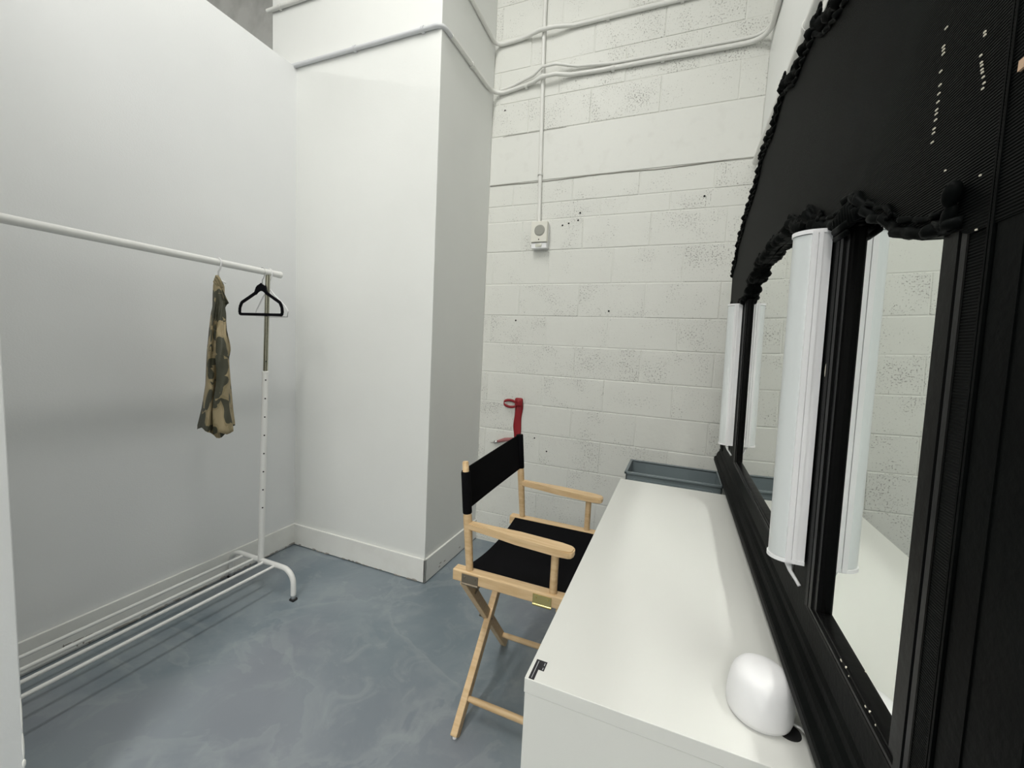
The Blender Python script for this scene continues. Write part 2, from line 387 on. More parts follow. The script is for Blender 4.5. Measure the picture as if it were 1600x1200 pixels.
# ------------------------------------------------------------------ conduits
def clip(b, p, along, nrm, r):
    """one-hole strap around a pipe on a wall"""
    p = Vector(p); a = Vector(along).normalized(); n = Vector(nrm).normalized(); s = a.cross(n)
    pts = [p-s*(r+.012)-n*(r-.002), p-s*(r+.002)-n*(r-.002)]+arc(p, r+.002, math.pi, 0, 8, s, n)+[p+s*(r+.002)-n*(r-.002)]
    for q0, q1 in zip(pts[:-1], pts[1:]): b.bar(q0, q1, .018, .003, a)
def conduit(label, pts, r, m, clips=(), group='conduit pipes on the walls'):
    t = thing('conduit', label, 'pipe', pts[0], group)
    MB().tube(pts, r, 12).build('pipe', m, t, True, sharp=50)
    for (p, al, nr) in clips:
        c = MB(); clip(c, p, al, nr, r); c.build('strap', m, t)
    return t
r = .0125
yb = YB-r-.002; yc = YC-r-.001; xc = XC+r+.001; xr = XR-r-.001
def bend(p, q, s, rad, n=8):
    """fillet of polyline p-q-s"""
    p, q, s = Vector(p), Vector(q), Vector(s); d0 = (p-q).normalized(); d1 = (s-q).normalized()
    return [q+d0*rad*(1-t)**2+d1*rad*t**2 for t in [i/n for i in range(n+1)]]
# lower run: column front, round the corner, column side, back wall, right wall
zl = 3.066
conduit('grey conduit across the front of the column, lower of two', [(XL-.1, yc, zl), (-1.45, yc, zl)]+bend((-1.45, yc, zl), (xc-.002, yc, zl), (xc-.002, 2.06, zl), .05)+[(xc-.002, 2.06, zl)], .0125, M_greypipe,
        [((-1.86, yc, zl), (1, 0, 0), (0, -1, 0)), ((-1.40, yc, zl), (1, 0, 0), (0, -1, 0))])
pts = [(xc, 2.061, zl), (xc, 2.5, zl)]+bend((xc, 2.5, zl+.005), (xc, yb, zl+.01), (-1.1, yb, zl+.01), .08)+[(-1.12, yb, 3.085), (-1.0, yb-.008, 3.10), (-.94, yb-.03, 3.107), (-.85, yb-.03, 3.108), (-.76, yb-.006, 3.10), (-.6, yb, 3.095)]
pts += [(.1, yb, 3.082)]+bend((.1, yb, 3.082), (xr, yb, 3.08), (xr, 2.2, 3.08), .12)+[(xr, 2.2, 3.08), (xr, 1.5, 3.08)]
conduit('white conduit from column side along back wall, lower one of the pair', pts, r, M_pipe,
        [((xc, 2.3, zl), (0, 1, 0), (1, 0, 0)), ((-1.05, yb, 3.09), (1, 0, 0), (0, -1, 0)), ((-.5, yb, 3.092), (1, 0, 0), (0, -1, 0)), ((-.22, yb, 3.087), (1, 0, 0), (0, -1, 0))])
zz = .027
pts = [(XC+.06, yb, 3.083+zz*.4), (-1.15, yb, 3.09+zz*.6), (-1.0, yb-.008, 3.115+zz), (-.94, yb-.03, 3.14+zz), (-.85, yb-.03, 3.14+zz), (-.72, yb-.006, 3.115+zz), (-.5, yb, 3.094+zz)]
pts += [(.1, yb, 3.082+zz)]+bend((.1, yb, 3.082+zz), (xr, yb, 3.08+zz), (xr, 2.2, 3.08+zz), .10)+[(xr, 2.2, 3.08+zz), (xr, 1.5, 3.08+zz)]
conduit('white conduit along back wall, upper one of the close pair', pts, .0085, M_pipe)
# upper run
zu = 3.40
conduit('white conduit high on the column front, cut off by the top of the photo', [(-2.57, yc, 3.435), (XC-.002, yc, 3.424)], r, M_pipe,
        [((-2.46, yc, 3.434), (1, 0, 0), (0, -1, 0))])
conduit('upper white conduit along column side and back wall, above the close pair', [(xc, YC+.002, 3.424), (xc, 2.3, 3.40)]+bend((xc, 2.3, 3.395), (xc, yb, 3.38), (-1.1, yb, 3.38), .06)+[(-1.1, yb, 3.385), (-.97, yb-.027, 3.39), (-.87, yb-.027, 3.39), (-.75, yb, 3.388), (-.16, yb, 3.386), (XR-.02, yb, 3.384)], r, M_pipe,
        [((-.55, yb, 3.387), (1, 0, 0), (0, -1, 0)), ((-.14, yb, 3.386), (1, 0, 0), (0, -1, 0))])
xv0, xv1 = -.915, -.955
conduit('white conduit dropping straight down to the alarm box', [(xv0, YB-.014, 2.21), (xv0-.012, YB-.012, 2.6), (xv1+.005, YB-.012, 3.4), (xv1, YB-.012, CEIL)], .0125, M_pipe,
        [((xv0-.01, YB-.0135, 2.53), (0, 0, 1), (0, -1, 0))])
conduit('thick white pipe on the right wall above the mirror', [(XR-.020, 2.60, 2.455), (XR-.020, -1.5, 2.455)], .019, M_pipe, [((XR-.020, 1.62, 2.455), (0, 1, 0), (-1, 0, 0))])
t = thing('cable_raceway', 'flat white cable raceway under the thick pipe on right wall', 'raceway', (XR-.01, 2.60, 2.39))
MB().box((XR-.022, -1.5, 2.375), (XR-.001, 2.60, 2.412), .003).build('cover', M_pipe, t)
MB().box((XR-.014, 2.600, 2.378), (XR-.001, 2.606, 2.409), .001).build('end_cap', M_greypipe, t)

# ------------------------------------------------------------------ alarm speaker box
t = thing('alarm_box', 'beige alarm sounder box at the foot of the vertical conduit', 'alarm', (-.895, YB-.03, 2.045))
x0, x1 = -.942, -.832; y0 = YB-.062
x0, x1 = -.950, -.842
MB().box((x0+.006, YB-.03, 2.052), (x1-.002, YB-.002, 2.212), .004).build('back_box', M_bw, t)
MB().box((x0, y0, 2.088), (x1, YB-.028, 2.218), .004).build('housing', M_beige, t)
MB().lathe([(.0001, .004), (.030, .004), (.034, .0005), (.036, -.001)], (-.892, y0-.0005, 2.160), (0, -1, 0), 28).build('speaker_grille', M_grille, t, True, sharp=30)
MB().lathe([(.0001, .002), (.003, .002), (.004, 0)], (-.895, y0-.0005, 2.104), (0, -1, 0), 10).build('screw', M_hole, t)
MB().box((x0+.002, y0+.010, 2.050), (x1-.002, YB-.028, 2.086), .004).build('strobe_tray', M_bw, t)
MB().box((x0+.03, y0+.004, 2.058), (x1-.034, y0+.02, 2.080), .005).build('strobe_lens', M_lens, t, True, sharp=40)

# ------------------------------------------------------------------ red strap on the wall
t = thing('hanging_strap', 'red webbing strap with loop hanging on back wall above the chair', 'strap', (-1.0, YB-.012, 1.05))
N_ = 16; g = []
for i in range(N_+1):
    f = i/N_; z = 1.045-.30*f; cx = -.992-.004*f+.003*math.sin(f*9); hw = .026+.002*math.sin(f*13)
    g.append([(cx+hw*(j/4-.5)*2, YB-.010-.006*math.sin(f*5+j*.8)*.6-.004*(1-abs(j-2)/2), z+.004*math.sin(j*2)) for j in range(5)])
MB().sheet(g, .004, lambda i, j: (0, -1, 0)).build('webbing', M_red, t, True)
b = MB(); b.box((-1.018, YB-.034, 1.008), (-.962, YB-.004, 1.066), .012); b.blob((-.99, YB-.036, 1.045), (.018, .006, .016)); b.build('knot', M_red, t, True, sharp=50)
loop = arc((-1.052, YB-.022, 1.022), 1, math.pi*1.9, math.pi*.1, 20, (.048, 0, -.004), (0, .012, .021))
g = [[(p.x, p.y, p.z+.009*(j-.5)*2) for j in range(2)] for p in loop]
MB().sheet(g, .004, lambda i, j: (0, -1, 0)).build('loop', M_red, t, True)
b = MB(); b.tube([(-1.02, YB-.016, .775), (-1.08, YB-.016, .765), (-1.115, YB-.016, .752), (-1.135, YB-.016, .745)], [.013, .013, .011, .009], 10); b.build('strap_tail', M_pink, t, True)
b = MB(); b.tube([(-1.135, YB-.016, .745), (-1.16, YB-.016, .737), (-1.168, YB-.016, .734), (-1.19, YB-.016, .728)], [.011, .011, .004, .0015], 10); b.build('clip_hook', M_silver, t, True)

# ------------------------------------------------------------------ clothes rack
xb0, xb1, zb = -2.305, -1.812, .165
ya, yn = 1.535, .515
t = thing('clothes_rack', 'white metal clothes rail with four bar shoe rack along left wall', 'clothes rack', (-2.06, 1.03, 0))
def end_frame(y):
    r_ = .0135; rad = .075
    pts = [(xb1, y, .03), (xb1, y, zb-rad)]+arc((xb1-rad, y, zb-rad), rad, 0, math.pi/2, 8, (1, 0, 0), (0, 0, 1))[1:]
    pts += arc((xb0+rad, y, zb-rad), rad, math.pi/2, math.pi, 8, (1, 0, 0), (0, 0, 1))+[(xb0, y, .03)]
    f = MB().tube(pts, r_, 12).build('end_frame', M_white_metal, t, True, sharp=50)
    for x in (xb0, xb1):
        MB().box((x-.015, y-.015, 0), (x+.015, y+.015, .012), .003).build('foot', M_rubber, f)
        MB().tube([(x, y, .010), (x, y, .045)], .0115, 12).build('adjuster', M_silver, f, True, sharp=50)
for y in (ya, yn): end_frame(y)
for x in (-2.192, -2.108, -2.030, -1.946):
    MB().tube([(x, yn, zb-.004), (x, ya, zb-.004)], .0075, 10).build('shelf_bar', M_white_metal, t, True, sharp=50)
for (y, yt) in ((ya, 1.580), (yn+.005, .53)):
    p0 = Vector((-2.06, y, zb)); p1 = Vector((-2.06, yt, 1.735)); d = p1-p0
    pj_ = p0+d*((1.205-zb)/(1.735-zb))
    lo = MB().tube([p0-Vector((0, 0, .02)), pj_], .0155, 16).build('lower_pole', M_white_metal, t, True, sharp=50)
    MB().tube([pj_-d*.003, p1], .0115, 16).build('upper_pole', M_chrome, t, True, sharp=50)
    h = MB()
    for k in range(9):
        q = p0+d*((.30+.1*k)/(1.735-zb)); h.lathe([(.0001, .0005), (.0038, .0005), (.0042, -.001)], q+Vector((.0135, -.0075, 0)), (.88, -.48, 0), 10)
    h.build('adjustment_holes', M_hole, lo, kind='stuff')
    MB().lathe([(.0115, 0), (.017, 0), (.017, .012), (.0115, .014)], pj_-Vector((0, 0, .006)), d, 16).build('collar', M_white_metal, lo, True, sharp=40)
rail = MB().tube([(-2.06, .44, 1.737), (-2.06, 1.645, 1.737)], .0165, 18).build('hanging_rail', M_white_metal, t, True, sharp=50)
MB().tube([(-2.06, 1.640, 1.737), (-2.06, 1.656, 1.737)], .0178, 18).build('end_cap', M_white_metal, rail, True, sharp=50)

# ------------------------------------------------------------------ hangers
RZ = 1.737
def hook(y, x=-2.06, top=RZ, drop=1.675, r_=.0022, R_=.0205):
    p = arc((x, y, top), R_, -.35, math.pi, 14, (-1, 0, 0), (0, 0, 1))
    p += [(x+R_, y, top-.01), (x+.010, y, top-.034), (x, y, top-.044), (x, y, drop)]
    return MB().tube(p, r_, 8)
t = thing('coat_hanger', 'black velvet coat hanger on the far end of the rail', 'hanger', (-2.06, 1.553, RZ))
y = 1.553
cx = -2.075
sh = [(0, .0), (.028, -.012), (.043, -.042), (.085, -.062), (.128, -.082), (.150, -.092), (.165, -.118), (.168, -.146), (.160, -.155)]
outer = [(cx-u, 1.668+v) for u, v in reversed(sh)]+[(cx+u*.93, 1.668+v) for u, v in sh[1:]]
b = MB()
path = [(p[0], y, p[1]) for p in outer]
def closed_bar(b, pts, w, h):
    for i in range(len(pts)):
        b.bar(pts[i], pts[(i+1) % len(pts)], h, w, (0, 1, 0))
    for i in range(len(pts)):
        b.blob(pts[i], (w*.5, h*.5, w*.5))
closed_bar(b, path, .0145, .007)
nk = [(0, .010), (.012, -.004), (.028, -.012), (.046, -.040), (.040, -.052), (.026, -.040), (.010, -.032), (-.010, -.032), (-.026, -.040), (-.040, -.052), (-.046, -.040), (-.028, -.012), (-.012, -.004)]
b.prism([(cx+u, 1.668+v) for u, v in nk], lambda u, v, d: Vector((u, d, v)), y-.0036, y+.0036)
b.build('hanger_body', M_velvet, t)
hook(y, x=-2.066, drop=1.668).build('hook', M_silver, t, True)
t = thing('coat_hanger', 'white tubular coat hanger behind the black hanger', 'hanger', (-2.06, 1.590, RZ))
y = 1.592
pts = [(-2.065, y, 1.655), (-2.02, y-.008, 1.622), (-1.925, y-.022, 1.565), (-1.893, y-.025, 1.535), (-1.902, y-.024, 1.506), (-2.05, y, 1.505), (-2.195, y+.025, 1.507), (-2.212, y+.028, 1.517), (-2.20, y+.026, 1.538), (-2.125, y+.01, 1.612), (-2.065, y, 1.655)]
MB().tube(pts, .0038, 8).build('hanger_body', M_bw, t, True)
hook(y, x=-2.063, drop=1.655, r_=.003).build('hook', M_bw, t, True)

# ------------------------------------------------------------------ garment
tab = [(1.675, -.010, .002), (1.668, -.0143, .003), (1.647, -.0183, .0165), (1.629, -.0209, .0239), (1.581, -.0226, .0248), (1.542, -.0231, .034), (1.525, -.0240, .0255), (1.496, -.0297, .0291), (1.42, -.0379, .0323), (1.352, -.0436, .0446), (1.325, -.047, .046), (1.281, -.0503, .0378), (1.157, -.0581, .0431), (1.031, -.0767, .0513), (.955, -.0911, .0599)]
t = thing('hanging_garment', 'dark olive garment with tan leaf print hung edge on from the rail', 'garment', (-2.06, 1.325, 1.68))
E_ = Vector((.542, .84, 0)); D_ = Vector((.84, -.542, 0)); A0 = Vector((-2.06, 1.325, 0))
def ip(z):
    for (za, la, ra), (zc, lc, rc) in zip(tab[:-1], tab[1:]):
        if zc <= z <= za: f = (za-z)/(za-zc); return la+(lc-la)*f, ra+(rc-ra)*f
    return tab[-1][1:]
b = MB(); NZ, NA = 60, 44; vs = []; fs = []
for i in range(NZ+1):
    f = i/NZ; z = 1.675-(1.675-.945)*f; l, rr = ip(z); c = (l+rr)/2; hw = (rr-l)/2
    for k in range(NA):
        a = 2*math.pi*k/NA; ca, sa = math.cos(a), math.sin(a)
        dep = (.012+.055*min(1, f*2.2)+.03*f)*(1+.42*math.sin(a*5+f*2.5+1)*min(1, f*3)+.18*math.sin(a*9-f*4)*min(1, f*3))
        p = A0+E_*(c+hw*ca*(1-.05*math.sin(a*3+f*6)))+D_*(dep*sa)
        zz = z+(0 if i < NZ else (.012*math.sin(a*3+.6)-.022*max(0, 1-abs((a-math.pi*.5))/.35)))
        if i > NZ-6: zz -= .020*(i-NZ+6)/6*max(0, 1-abs(a-1.35)/.5)
        vs.append(Vector((p.x, p.y, zz)))
for i in range(NZ):
    for k in range(NA): fs.append((i*NA+k, i*NA+(k+1) % NA, (i+1)*NA+(k+1) % NA, (i+1)*NA+k))
fs.append(tuple(range(NA)))
b.add(vs, fs); b.build('cloth', M_dress, t, True)
# front fold running down the right half and the little flap by the neck
g = []
for i in range(31):
    f = i/30; z = 1.56-.62*f; l, rr = ip(z); c = l+(rr-l)*.66; row = []
    for j in range(7):
        u = (j/6-.5)*2; q = A0+E_*(c+u*(rr-l)*.26+.004*math.sin(f*14))+D_*(.02+.075*min(1, f*2.2)+.03*f+.016*math.cos(u*1.5)+.006*math.sin(f*21+u*3))
        row.append((q.x, q.y, z-.006*math.sin(u*4)))
    g.append(row)
MB().sheet(g, .004, lambda i, j: D_).build('front_fold', M_dress, t, True)
g = []
for i in range(7):
    f = i/6; row = []
    for j in range(4):
        q = A0+E_*(.012+f*.016+(j/3)*.012*f)+D_*(.03+.012*j/3); row.append((q.x, q.y, 1.605-.068*f+.01*j/3))
    g.append(row)
MB().sheet(g, .003, lambda i, j: D_).build('tie_end', M_dress, t, True)
# coiled strap at the neck
b = MB()
for k in range(3):
    b.tube([A0+E_*(-.008+.022*u-.004*k)+D_*(.022-.008*k+.01*math.sin(u*3))+Vector((0, 0, 1.668-.012*k-.05*u*u)) for u in [i/10 for i in range(11)]], .0065, 8)
b.build('neck_strap', M_dress, t, True)
b = hook(1.325, drop=1.665, r_=.0035)
b.tube([(-2.06, 1.325, 1.668), (-2.045, 1.325, 1.655), (-2.01, 1.325, 1.64)], .0035, 8)
tag(b.build('coat_hanger', M_bw, None, True), 'white coat hanger whose hook holds the leaf print garment', 'hanger')

# ------------------------------------------------------------------ director's chair
t = thing('folding_chair', 'pale wood folding director chair with black canvas seat and back', 'chair', (-.46, 1.475, 0))
yN, yF = 1.222, 1.737           # rail centre lines
zr0, zr1 = .594, .634
for (yy, sg) in ((yN, -1), (yF, 1)):
    rl = MB().box((-.668, yy-.019, zr0), (-.250, yy+.019, zr1), .004).build('seat_rail', M_wood, t)
    for x, m_ in ((-.600, M_bronze), (-.343, M_brass)):
        yo = yy+sg*.0195
        hb = MB(); hb.box((x-.031, min(yo, yo+sg*.0018), zr0+.002), (x+.031, max(yo, yo+sg*.0018), zr1-.007), .0005)
        h = hb.build('hinge_plate', m_, rl); h['label'] = 'metal hinge plate'
        k = MB(); k.tube([(x-.031, yo, zr0-.002), (x+.031, yo, zr0-.002)], .0042, 10)
        for dx in (-.02, .02): k.lathe([(.0001, .0022), (.003, .0018), (.0035, 0)], (x+dx, yo+sg*.0018, zr0+.021), (0, sg, 0), 10)
        # screws and barrel belong to the hinge
        k.build('hinge_barrel', m_, rl, True, sharp=50)
    # posts
    px0, px1 = -.612, -.645
    top = 1.010 if sg < 0 else 1.002
    d = Vector((px1-px0, 0, top-zr1)); L_ = d.length
    hc = (.835-zr1) if sg < 0 else (.862-zr1)
    prof = [(.0001, 0), (.0125, 0), (.0135, .06), (.0150, hc-.03), (.0150, hc-.012), (.0135, hc-.004), (.0112, hc), (.0108, L_-.004), (.0085, L_), (.0001, L_)]
    MB().lathe(prof, (px0, yy, zr1), d, 20).build('back_post', M_wood, t, True, sharp=40)
    MB().lathe([(.0001, 0), (.0125, 0), (.0125, .150), (.0001, .150)], (-.3135, yy, zr1-.002), (0, 0, 1), 18).build('front_post', M_wood, t, True, sharp=40)
    # armrest: narrow by the post, wide and rounded at the front
    ol = [(-.622, -.0125), (-.54, -.014), (-.50, -.018), (-.44, -.025), (-.30, -.027), (-.268, -.026), (-.258, -.020), (-.254, -.010), (-.254, .010), (-.258, .020), (-.268, .026), (-.30, .027), (-.44, .025), (-.50, .018), (-.54, .014), (-.622, .0125)]
    bm = bmesh.new(); n = len(ol)
    lo = [bm.verts.new((u, yy+v, .778-.012*(u+.588)/.33)) for u, v in ol]; hi = [bm.verts.new((u, yy+v, .803-.014*(u+.588)/.33)) for u, v in ol]
    bm.faces.new(hi); bm.faces.new(lo[::-1])
    for i in range(n): bm.faces.new((lo[i], lo[(i+1) % n], hi[(i+1) % n], hi[i]))
    bmesh.ops.bevel(bm, geom=[e for e in bm.edges if abs(e.verts[0].co.z-e.verts[1].co.z) < .012], offset=.004, segments=2, affect='EDGES')
    b = MB(); b.addbm(bm); b.build('armrest', M_wood, t)
# crossed legs: rear pair and front pair
for (xa, xbk) in ((-.640, -.666), (-.316, -.290)):
    fN, fF = Vector((xa, 1.215, 0.010)), Vector((xbk, 1.733, 0.010))
    tN, tF = Vector((xbk+.03 if xa < -.5 else xbk, yN+.014, .585)), Vector((xa, yF-.014, .585))
    for f_, t_ in ((fN, tF), (fF, tN)):
        lg = MB().bar(f_-Vector((0, 0, .005)), t_, .026, .037, (1, 0, 0), .003).build('leg', M_wood, t)
        MB().lathe([(.0001, 0), (.008, 0), (.0085, .004), (.006, .006), (.0001, .006)], (f_.x, f_.y, 0), (0, 0, 1), 14).build('glide', M_bw, lg, True, sharp=40)
    mid = (fN+tF)/2
    MB().tube([(min(xa, xbk)-.016, mid.y, mid.z), (max(xa, xbk)+.016, mid.y, mid.z)], .004, 10).build('pivot_bolt', M_bronze, t, True)
for (yy, xs_, z) in ((1.215+.085*.85+.002, (-.640, -.316), .095), (1.733-.085*.85, (-.664, -.290), .095)):
    MB().lathe([(.0085, 0), (.0115, .04), (.012, .16), (.0115, .28), (.0085, abs(xs_[1]-xs_[0]))], (xs_[0], yy, z), (1, 0, 0), 16).build('foot_rail', M_wood, t, True)
# short brace link by the rear hinge
MB().bar((-.628, 1.30, .50), (-.60, 1.40, .575), .010, .004, (1, 0, 0)).build('brace_link', M_bronze, t)
# canvas seat
g = []
for i in range(9):
    x = -.640+.375*i/8; row = []
    for j in range(15):
        v = j/14; y = yN+.012+(yF-yN-.024)*v; sag = .030*(1-(2*v-1)**2)
        row.append((x, y, zr1-.006-sag))
    g.append(row)
MB().sheet(g, .006, lambda i, j: (0, 0, 1)).build('seat', M_blackfab, t, True, sharp=60)
# canvas back: a band with sleeves round both posts
def postx(z): return -.612+(-.645+.612)*(z-zr1)/(1.006-zr1)
g = []
NY = 22
for i in range(9):
    f = i/8; row = []
    for j in range(NY+1):
        v = j/NY; y = yN+(yF-yN)*v
        z0 = .832+.026*v; z1 = .976+.036*v; z = z0+(z1-z0)*f-.004*math.sin(math.pi*v)
        row.append((postx(z)-.0135+.012*v-.007*math.sin(math.pi*v), y, z))
    g.append(row)
b = MB(); b.sheet(g, .005, lambda i, j: (1, 0, 0))
for yy, z0, z1 in ((yN, .832, .976), (yF, .858, 1.012)):
    b.lathe([(.0145, 0), (.0160, .003), (.0160, (z1-z0)-.003), (.0150, z1-z0), (.011, z1-z0)] + ([(.0001, z1-z0+.001)] if yy == yF else []), (postx(z0), yy, z0), (postx(z1)-postx(z0), 0, z1-z0), 20)
b.build('backrest', M_blackfab, t, True, sharp=50)

# ------------------------------------------------------------------ desk
XD0, XD1, YD0, YD1, ZD = -.232, .296, .7215, 2.150, .76
t = thing('desk', 'white foil desk under the mirror with thick top and end panel', 'desk', ((XD0+XD1)/2, (YD0+YD1)/2, 0))
tp = MB().box((XD0, YD0, ZD-.030), (XD1, YD1, ZD), .0012).build('desktop', M_desk, t)
MB().box((XD0+.0015, YD0+.0012, 0), (XD1-.002, YD0+.05, ZD-.0308), .001).build('end_panel', M_desk, t)
MB().box((XD0+.0015, YD1-.05, 0), (XD1-.002, YD1-.0012, ZD-.0308), .001).build('end_panel', M_desk, t)
MB().box((XD1-.05, YD0+.05, .30), (XD1-.03, YD1-.05, ZD-.0308), .001).build('modesty_panel', M_desk, t)
HX, HY = .2265, .8075
MB().lathe([(.0001, .0010), (.0165, .0010), (.0175, .0016), (.0185, .0014), (.019, 0)], (HX, HY, ZD), (0, 0, 1), 24).build('cable_hole', M_hole, tp, True, sharp=40)
# black inventory sticker with small print
stk = [(-.2246, .7236), (-.2134, .7236), (-.2134, .7522), (-.2022, .7522), (-.2022, .7780), (-.2246, .7780)]
b = MB().prism(stk, lambda u, v, d: Vector((u, v, ZD+d)), .0002, .0006)
s_ = b.build('sticker', M_sticker, t); s_['label'] = 'black L shaped sticker with tiny pale print'
b = MB()
y = .7265
while y < .772:
    L_ = random.uniform(.0016, .0034); b.box((-.2200, y, ZD+.0005), (-.2186, min(y+L_, .774), ZD+.0008)); y += L_+.0007
for (a, c) in ((.7545, .7575), (.7582, .7602), (.7660, .7735)): b.box((-.2065, a, ZD+.0005), (-.2048, c, ZD+.0008))
o = b.build('small_print', M_print, s_)

# ------------------------------------------------------------------ puck shaped router and its cord
PX, PY = .183, .829
t = thing('wifi_router', 'rounded matte white wifi router puck on the desk by the mirror', 'router', (PX, PY, ZD))
MB().lathe([(.0001, 0), (.046, 0), (.0475, .003), (.046, .005)], (PX, PY, ZD), (0, 0, 1), 40).build('base_ring', M_greypipe, t, True, sharp=40)
MB().lathe([(.046, .0035), (.0515, .006), (.0535, .014), (.0540, .028), (.0528, .046), (.0500, .064), (.0462, .076), (.0405, .0845), (.033, .0892), (.022, .0915), (.010, .0922), (.0001, .0924)], (PX, PY, ZD), (0, 0, 1), 56).build('shell', M_puck, t, True)
cord = [(PX+.046, PY-.012, ZD+.012), (PX+.062, PY-.019, ZD+.011), (.258, .795, ZD+.008), (.275, .80, ZD+.005), (.29, .84, ZD+.005), (.293, .95, ZD+.005)]
tag(MB().tube(cord, .0022, 8).build('power_cord', M_bw, None, True), 'thin white cord running from router to behind the mirror', 'cord')

# ------------------------------------------------------------------ grey utility cart beyond the desk
t = thing('utility_cart', 'grey plastic utility cart with deep tray between desk and back wall', 'cart', (0, 2.455, 0))
def tub(z0, z1, nm):
    b = MB(); xa, xb_, ya_, yb_ = -.232, .262, 2.305, 2.605; w = .016
    b.box((xa+.012, ya_+.012, z0), (xb_-.012, yb_-.012, z0+.012), .004)
    for (p, q) in (((xa+.008, ya_+.008), (xb_-.008, ya_+.008+.008)), ((xa+.008, yb_-.016), (xb_-.008, yb_-.008)), ((xa+.008, ya_+.008), (xa+.016, yb_-.008)), ((xb_-.016, ya_+.008), (xb_-.008, yb_-.008))):
        b.box((p[0], p[1], z0), (q[0], q[1], z1-.004), .002)
    tb = b.build(nm, M_greytub, t)
    r_ = MB()
    for (p, q) in (((xa, ya_), (xb_, ya_+w)), ((xa, yb_-w), (xb_, yb_)), ((xa, ya_), (xa+w, yb_)), ((xb_-w, ya_), (xb_, yb_))):
        r_.box((p[0], p[1], z1-.014), (q[0], q[1], z1), .004)
    r_.build('rim', M_greytub, tb, True, sharp=40)
    # raised front panel with slanted ends
    f_ = MB().prism([(xa+.002, z0), (xa+.055, z1-.034), (xb_-.055, z1-.034), (xb_-.002, z0)], lambda u, v, d: Vector((u, d, v)), ya_+.002, ya_+.0085)
    f_.build('front_panel', M_greytub, tb)
tub(.64, .757, 'tray'); tub(.14, .26, 'lower_tray')
for x in (-.205, .24):
    for y in (2.33, 2.58):
        MB().box((x-.018, y-.018, .245), (x+.018, y+.018, .65), .005).build('upright', M_greytub, t)
        c_ = MB().box((x-.014, y-.012, .09), (x+.014, y+.012, .145), .003).build('caster_fork', M_silver, t)
        MB().lathe([(.0001, -.012), (.04, -.012), (.05, -.008), (.05, .008), (.04, .012), (.0001, .012)], (x, y, .05), (1, 0, 0), 20).build('caster_wheel', M_rubber, c_, True, sharp=40)

# ------------------------------------------------------------------ wall mirror (tilts slightly forward)
T_ = .021; h_ = math.hypot(1, T_)
MO = Vector((.252, 0, 1.08)); MU = Vector((-T_, 0, 1))/h_; MN = Vector((-1, 0, -T_))/h_; MY = Vector((0, 1, 0))
def ML(y, w, n): return MO+MY*y+MU*w+MN*n
YM = 1.40; NP = .014
mir = thing('wall_mirror', 'large black carved wood wall mirror in three lights leaning over the desk', 'mirror', (.252, 1.40, .86))
def fn(u, v, d): return ML(u, v, d)
def plank(name, poly, n0=-.022, n1=NP, m=M_frame): return MB().prism(poly, fn, n0, n1).build(name, m, mir)
def rect(y0, y1, w0, w1): return [(y0, w0), (y1, w0), (y1, w1), (y0, w1)]
YE0, YE1 = .370, 2.430
W0, WT = -.222, .560
OPEN = [(.496, .849), (.932, 1.900), (1.997, 2.300)]       # outer edges of the three beads
# stiles, bottom board
plank('end_stile', rect(YE0, OPEN[0][0], W0, .62), m=M_reeded)
plank('stile', rect(OPEN[0][1], OPEN[1][0], -.106, WT))
plank('stile', rect(OPEN[1][1], OPEN[2][0], -.106, WT))
plank('end_stile', rect(OPEN[2][1], YE1, W0, .62), m=M_reeded)
plank('bottom_rail', rect(OPEN[0][0], OPEN[2][1], W0, -.106))
# stepped base moulding
prof = [(-.022, -.152), (NP, -.152), (NP+.004, -.160), (NP+.006, -.170), (.026, -.176), (.030, -.184), (.033, -.196), (.041, -.202), (.043, -.207), (.043, -.222), (-.022, -.222)]
MB().prism([(w, n) for n, w in prof], lambda u, v, d: ML(d, u, v), YE0-.004, YE1+.004).build('base_moulding', M_frame, mir)
# outer stile mouldings with grooves
for s_ in (-1, 1):
    def yy_(d): return YM+s_*d
    for d0, d1, n1 in ((.9300, .9325, NP+.0025), (.9350, .9380, NP+.0030), (.9405, .970, NP+.0012), (.970, .9725, NP+.0022), (.9725, 1.0, NP+.0012), (1.0, 1.031, NP+.0035)):
        MB().prism(rect(min(yy_(d0), yy_(d1)), max(yy_(d0), yy_(d1)), -.150, .615), fn, 0, n1).build('stile_moulding', M_frame, mir)
# crest board: arched top, scalloped bottom
TOP = [(0, 1.092), (.06, 1.075), (.11, 1.050), (.14, 1.045), (.22, 1.050), (.31, 1.043), (.36, 1.005), (.41, .985), (.46, .972), (.55, .955), (.64, .945), (.69, .915), (.78, .890), (.85, .875), (.885, .815), (.95, .800), (1.0, .770), (1.03, .752)]
def lerp(tab_, x):
    for (a, fa), (b_, fb) in zip(tab_[:-1], tab_[1:]):
        if a <= x <= b_: return fa+(fb-fa)*(x-a)/(b_-a)
    return tab_[-1][1] if x > tab_[-1][0] else tab_[0][1]
BOT = [(0, .640), (.10, .632), (.16, .632), (.20, .642), (.24, .632), (.29, .605), (.33, .598), (.36, .606), (.385, .606), (.41, .580), (.43, .572), (.46, .560), (.50, .548), (.56, .540),
       (.60, .548), (.640, .560), (.655, .540), (.675, .5255), (.70, .508), (.74, .4965), (.752, .484), (.775, .470), (.80, .463), (.83, .4535), (.86, .450), (.895, .447), (.90, .44), (1.031, .44)]
nU = 132; bm = bmesh.new(); rows = []
for i in range(-nU, nU+1):
    u = i/nU*1.031; y = YM+u; wt = lerp(TOP, abs(u)); wb_ = lerp(BOT, abs(u))
    rows.append([bm.verts.new(ML(y, wb_, NP+.002)), bm.verts.new(ML(y, wt, NP+.002)), bm.verts.new(ML(y, wt, .001)), bm.verts.new(ML(y, wb_, .001))])
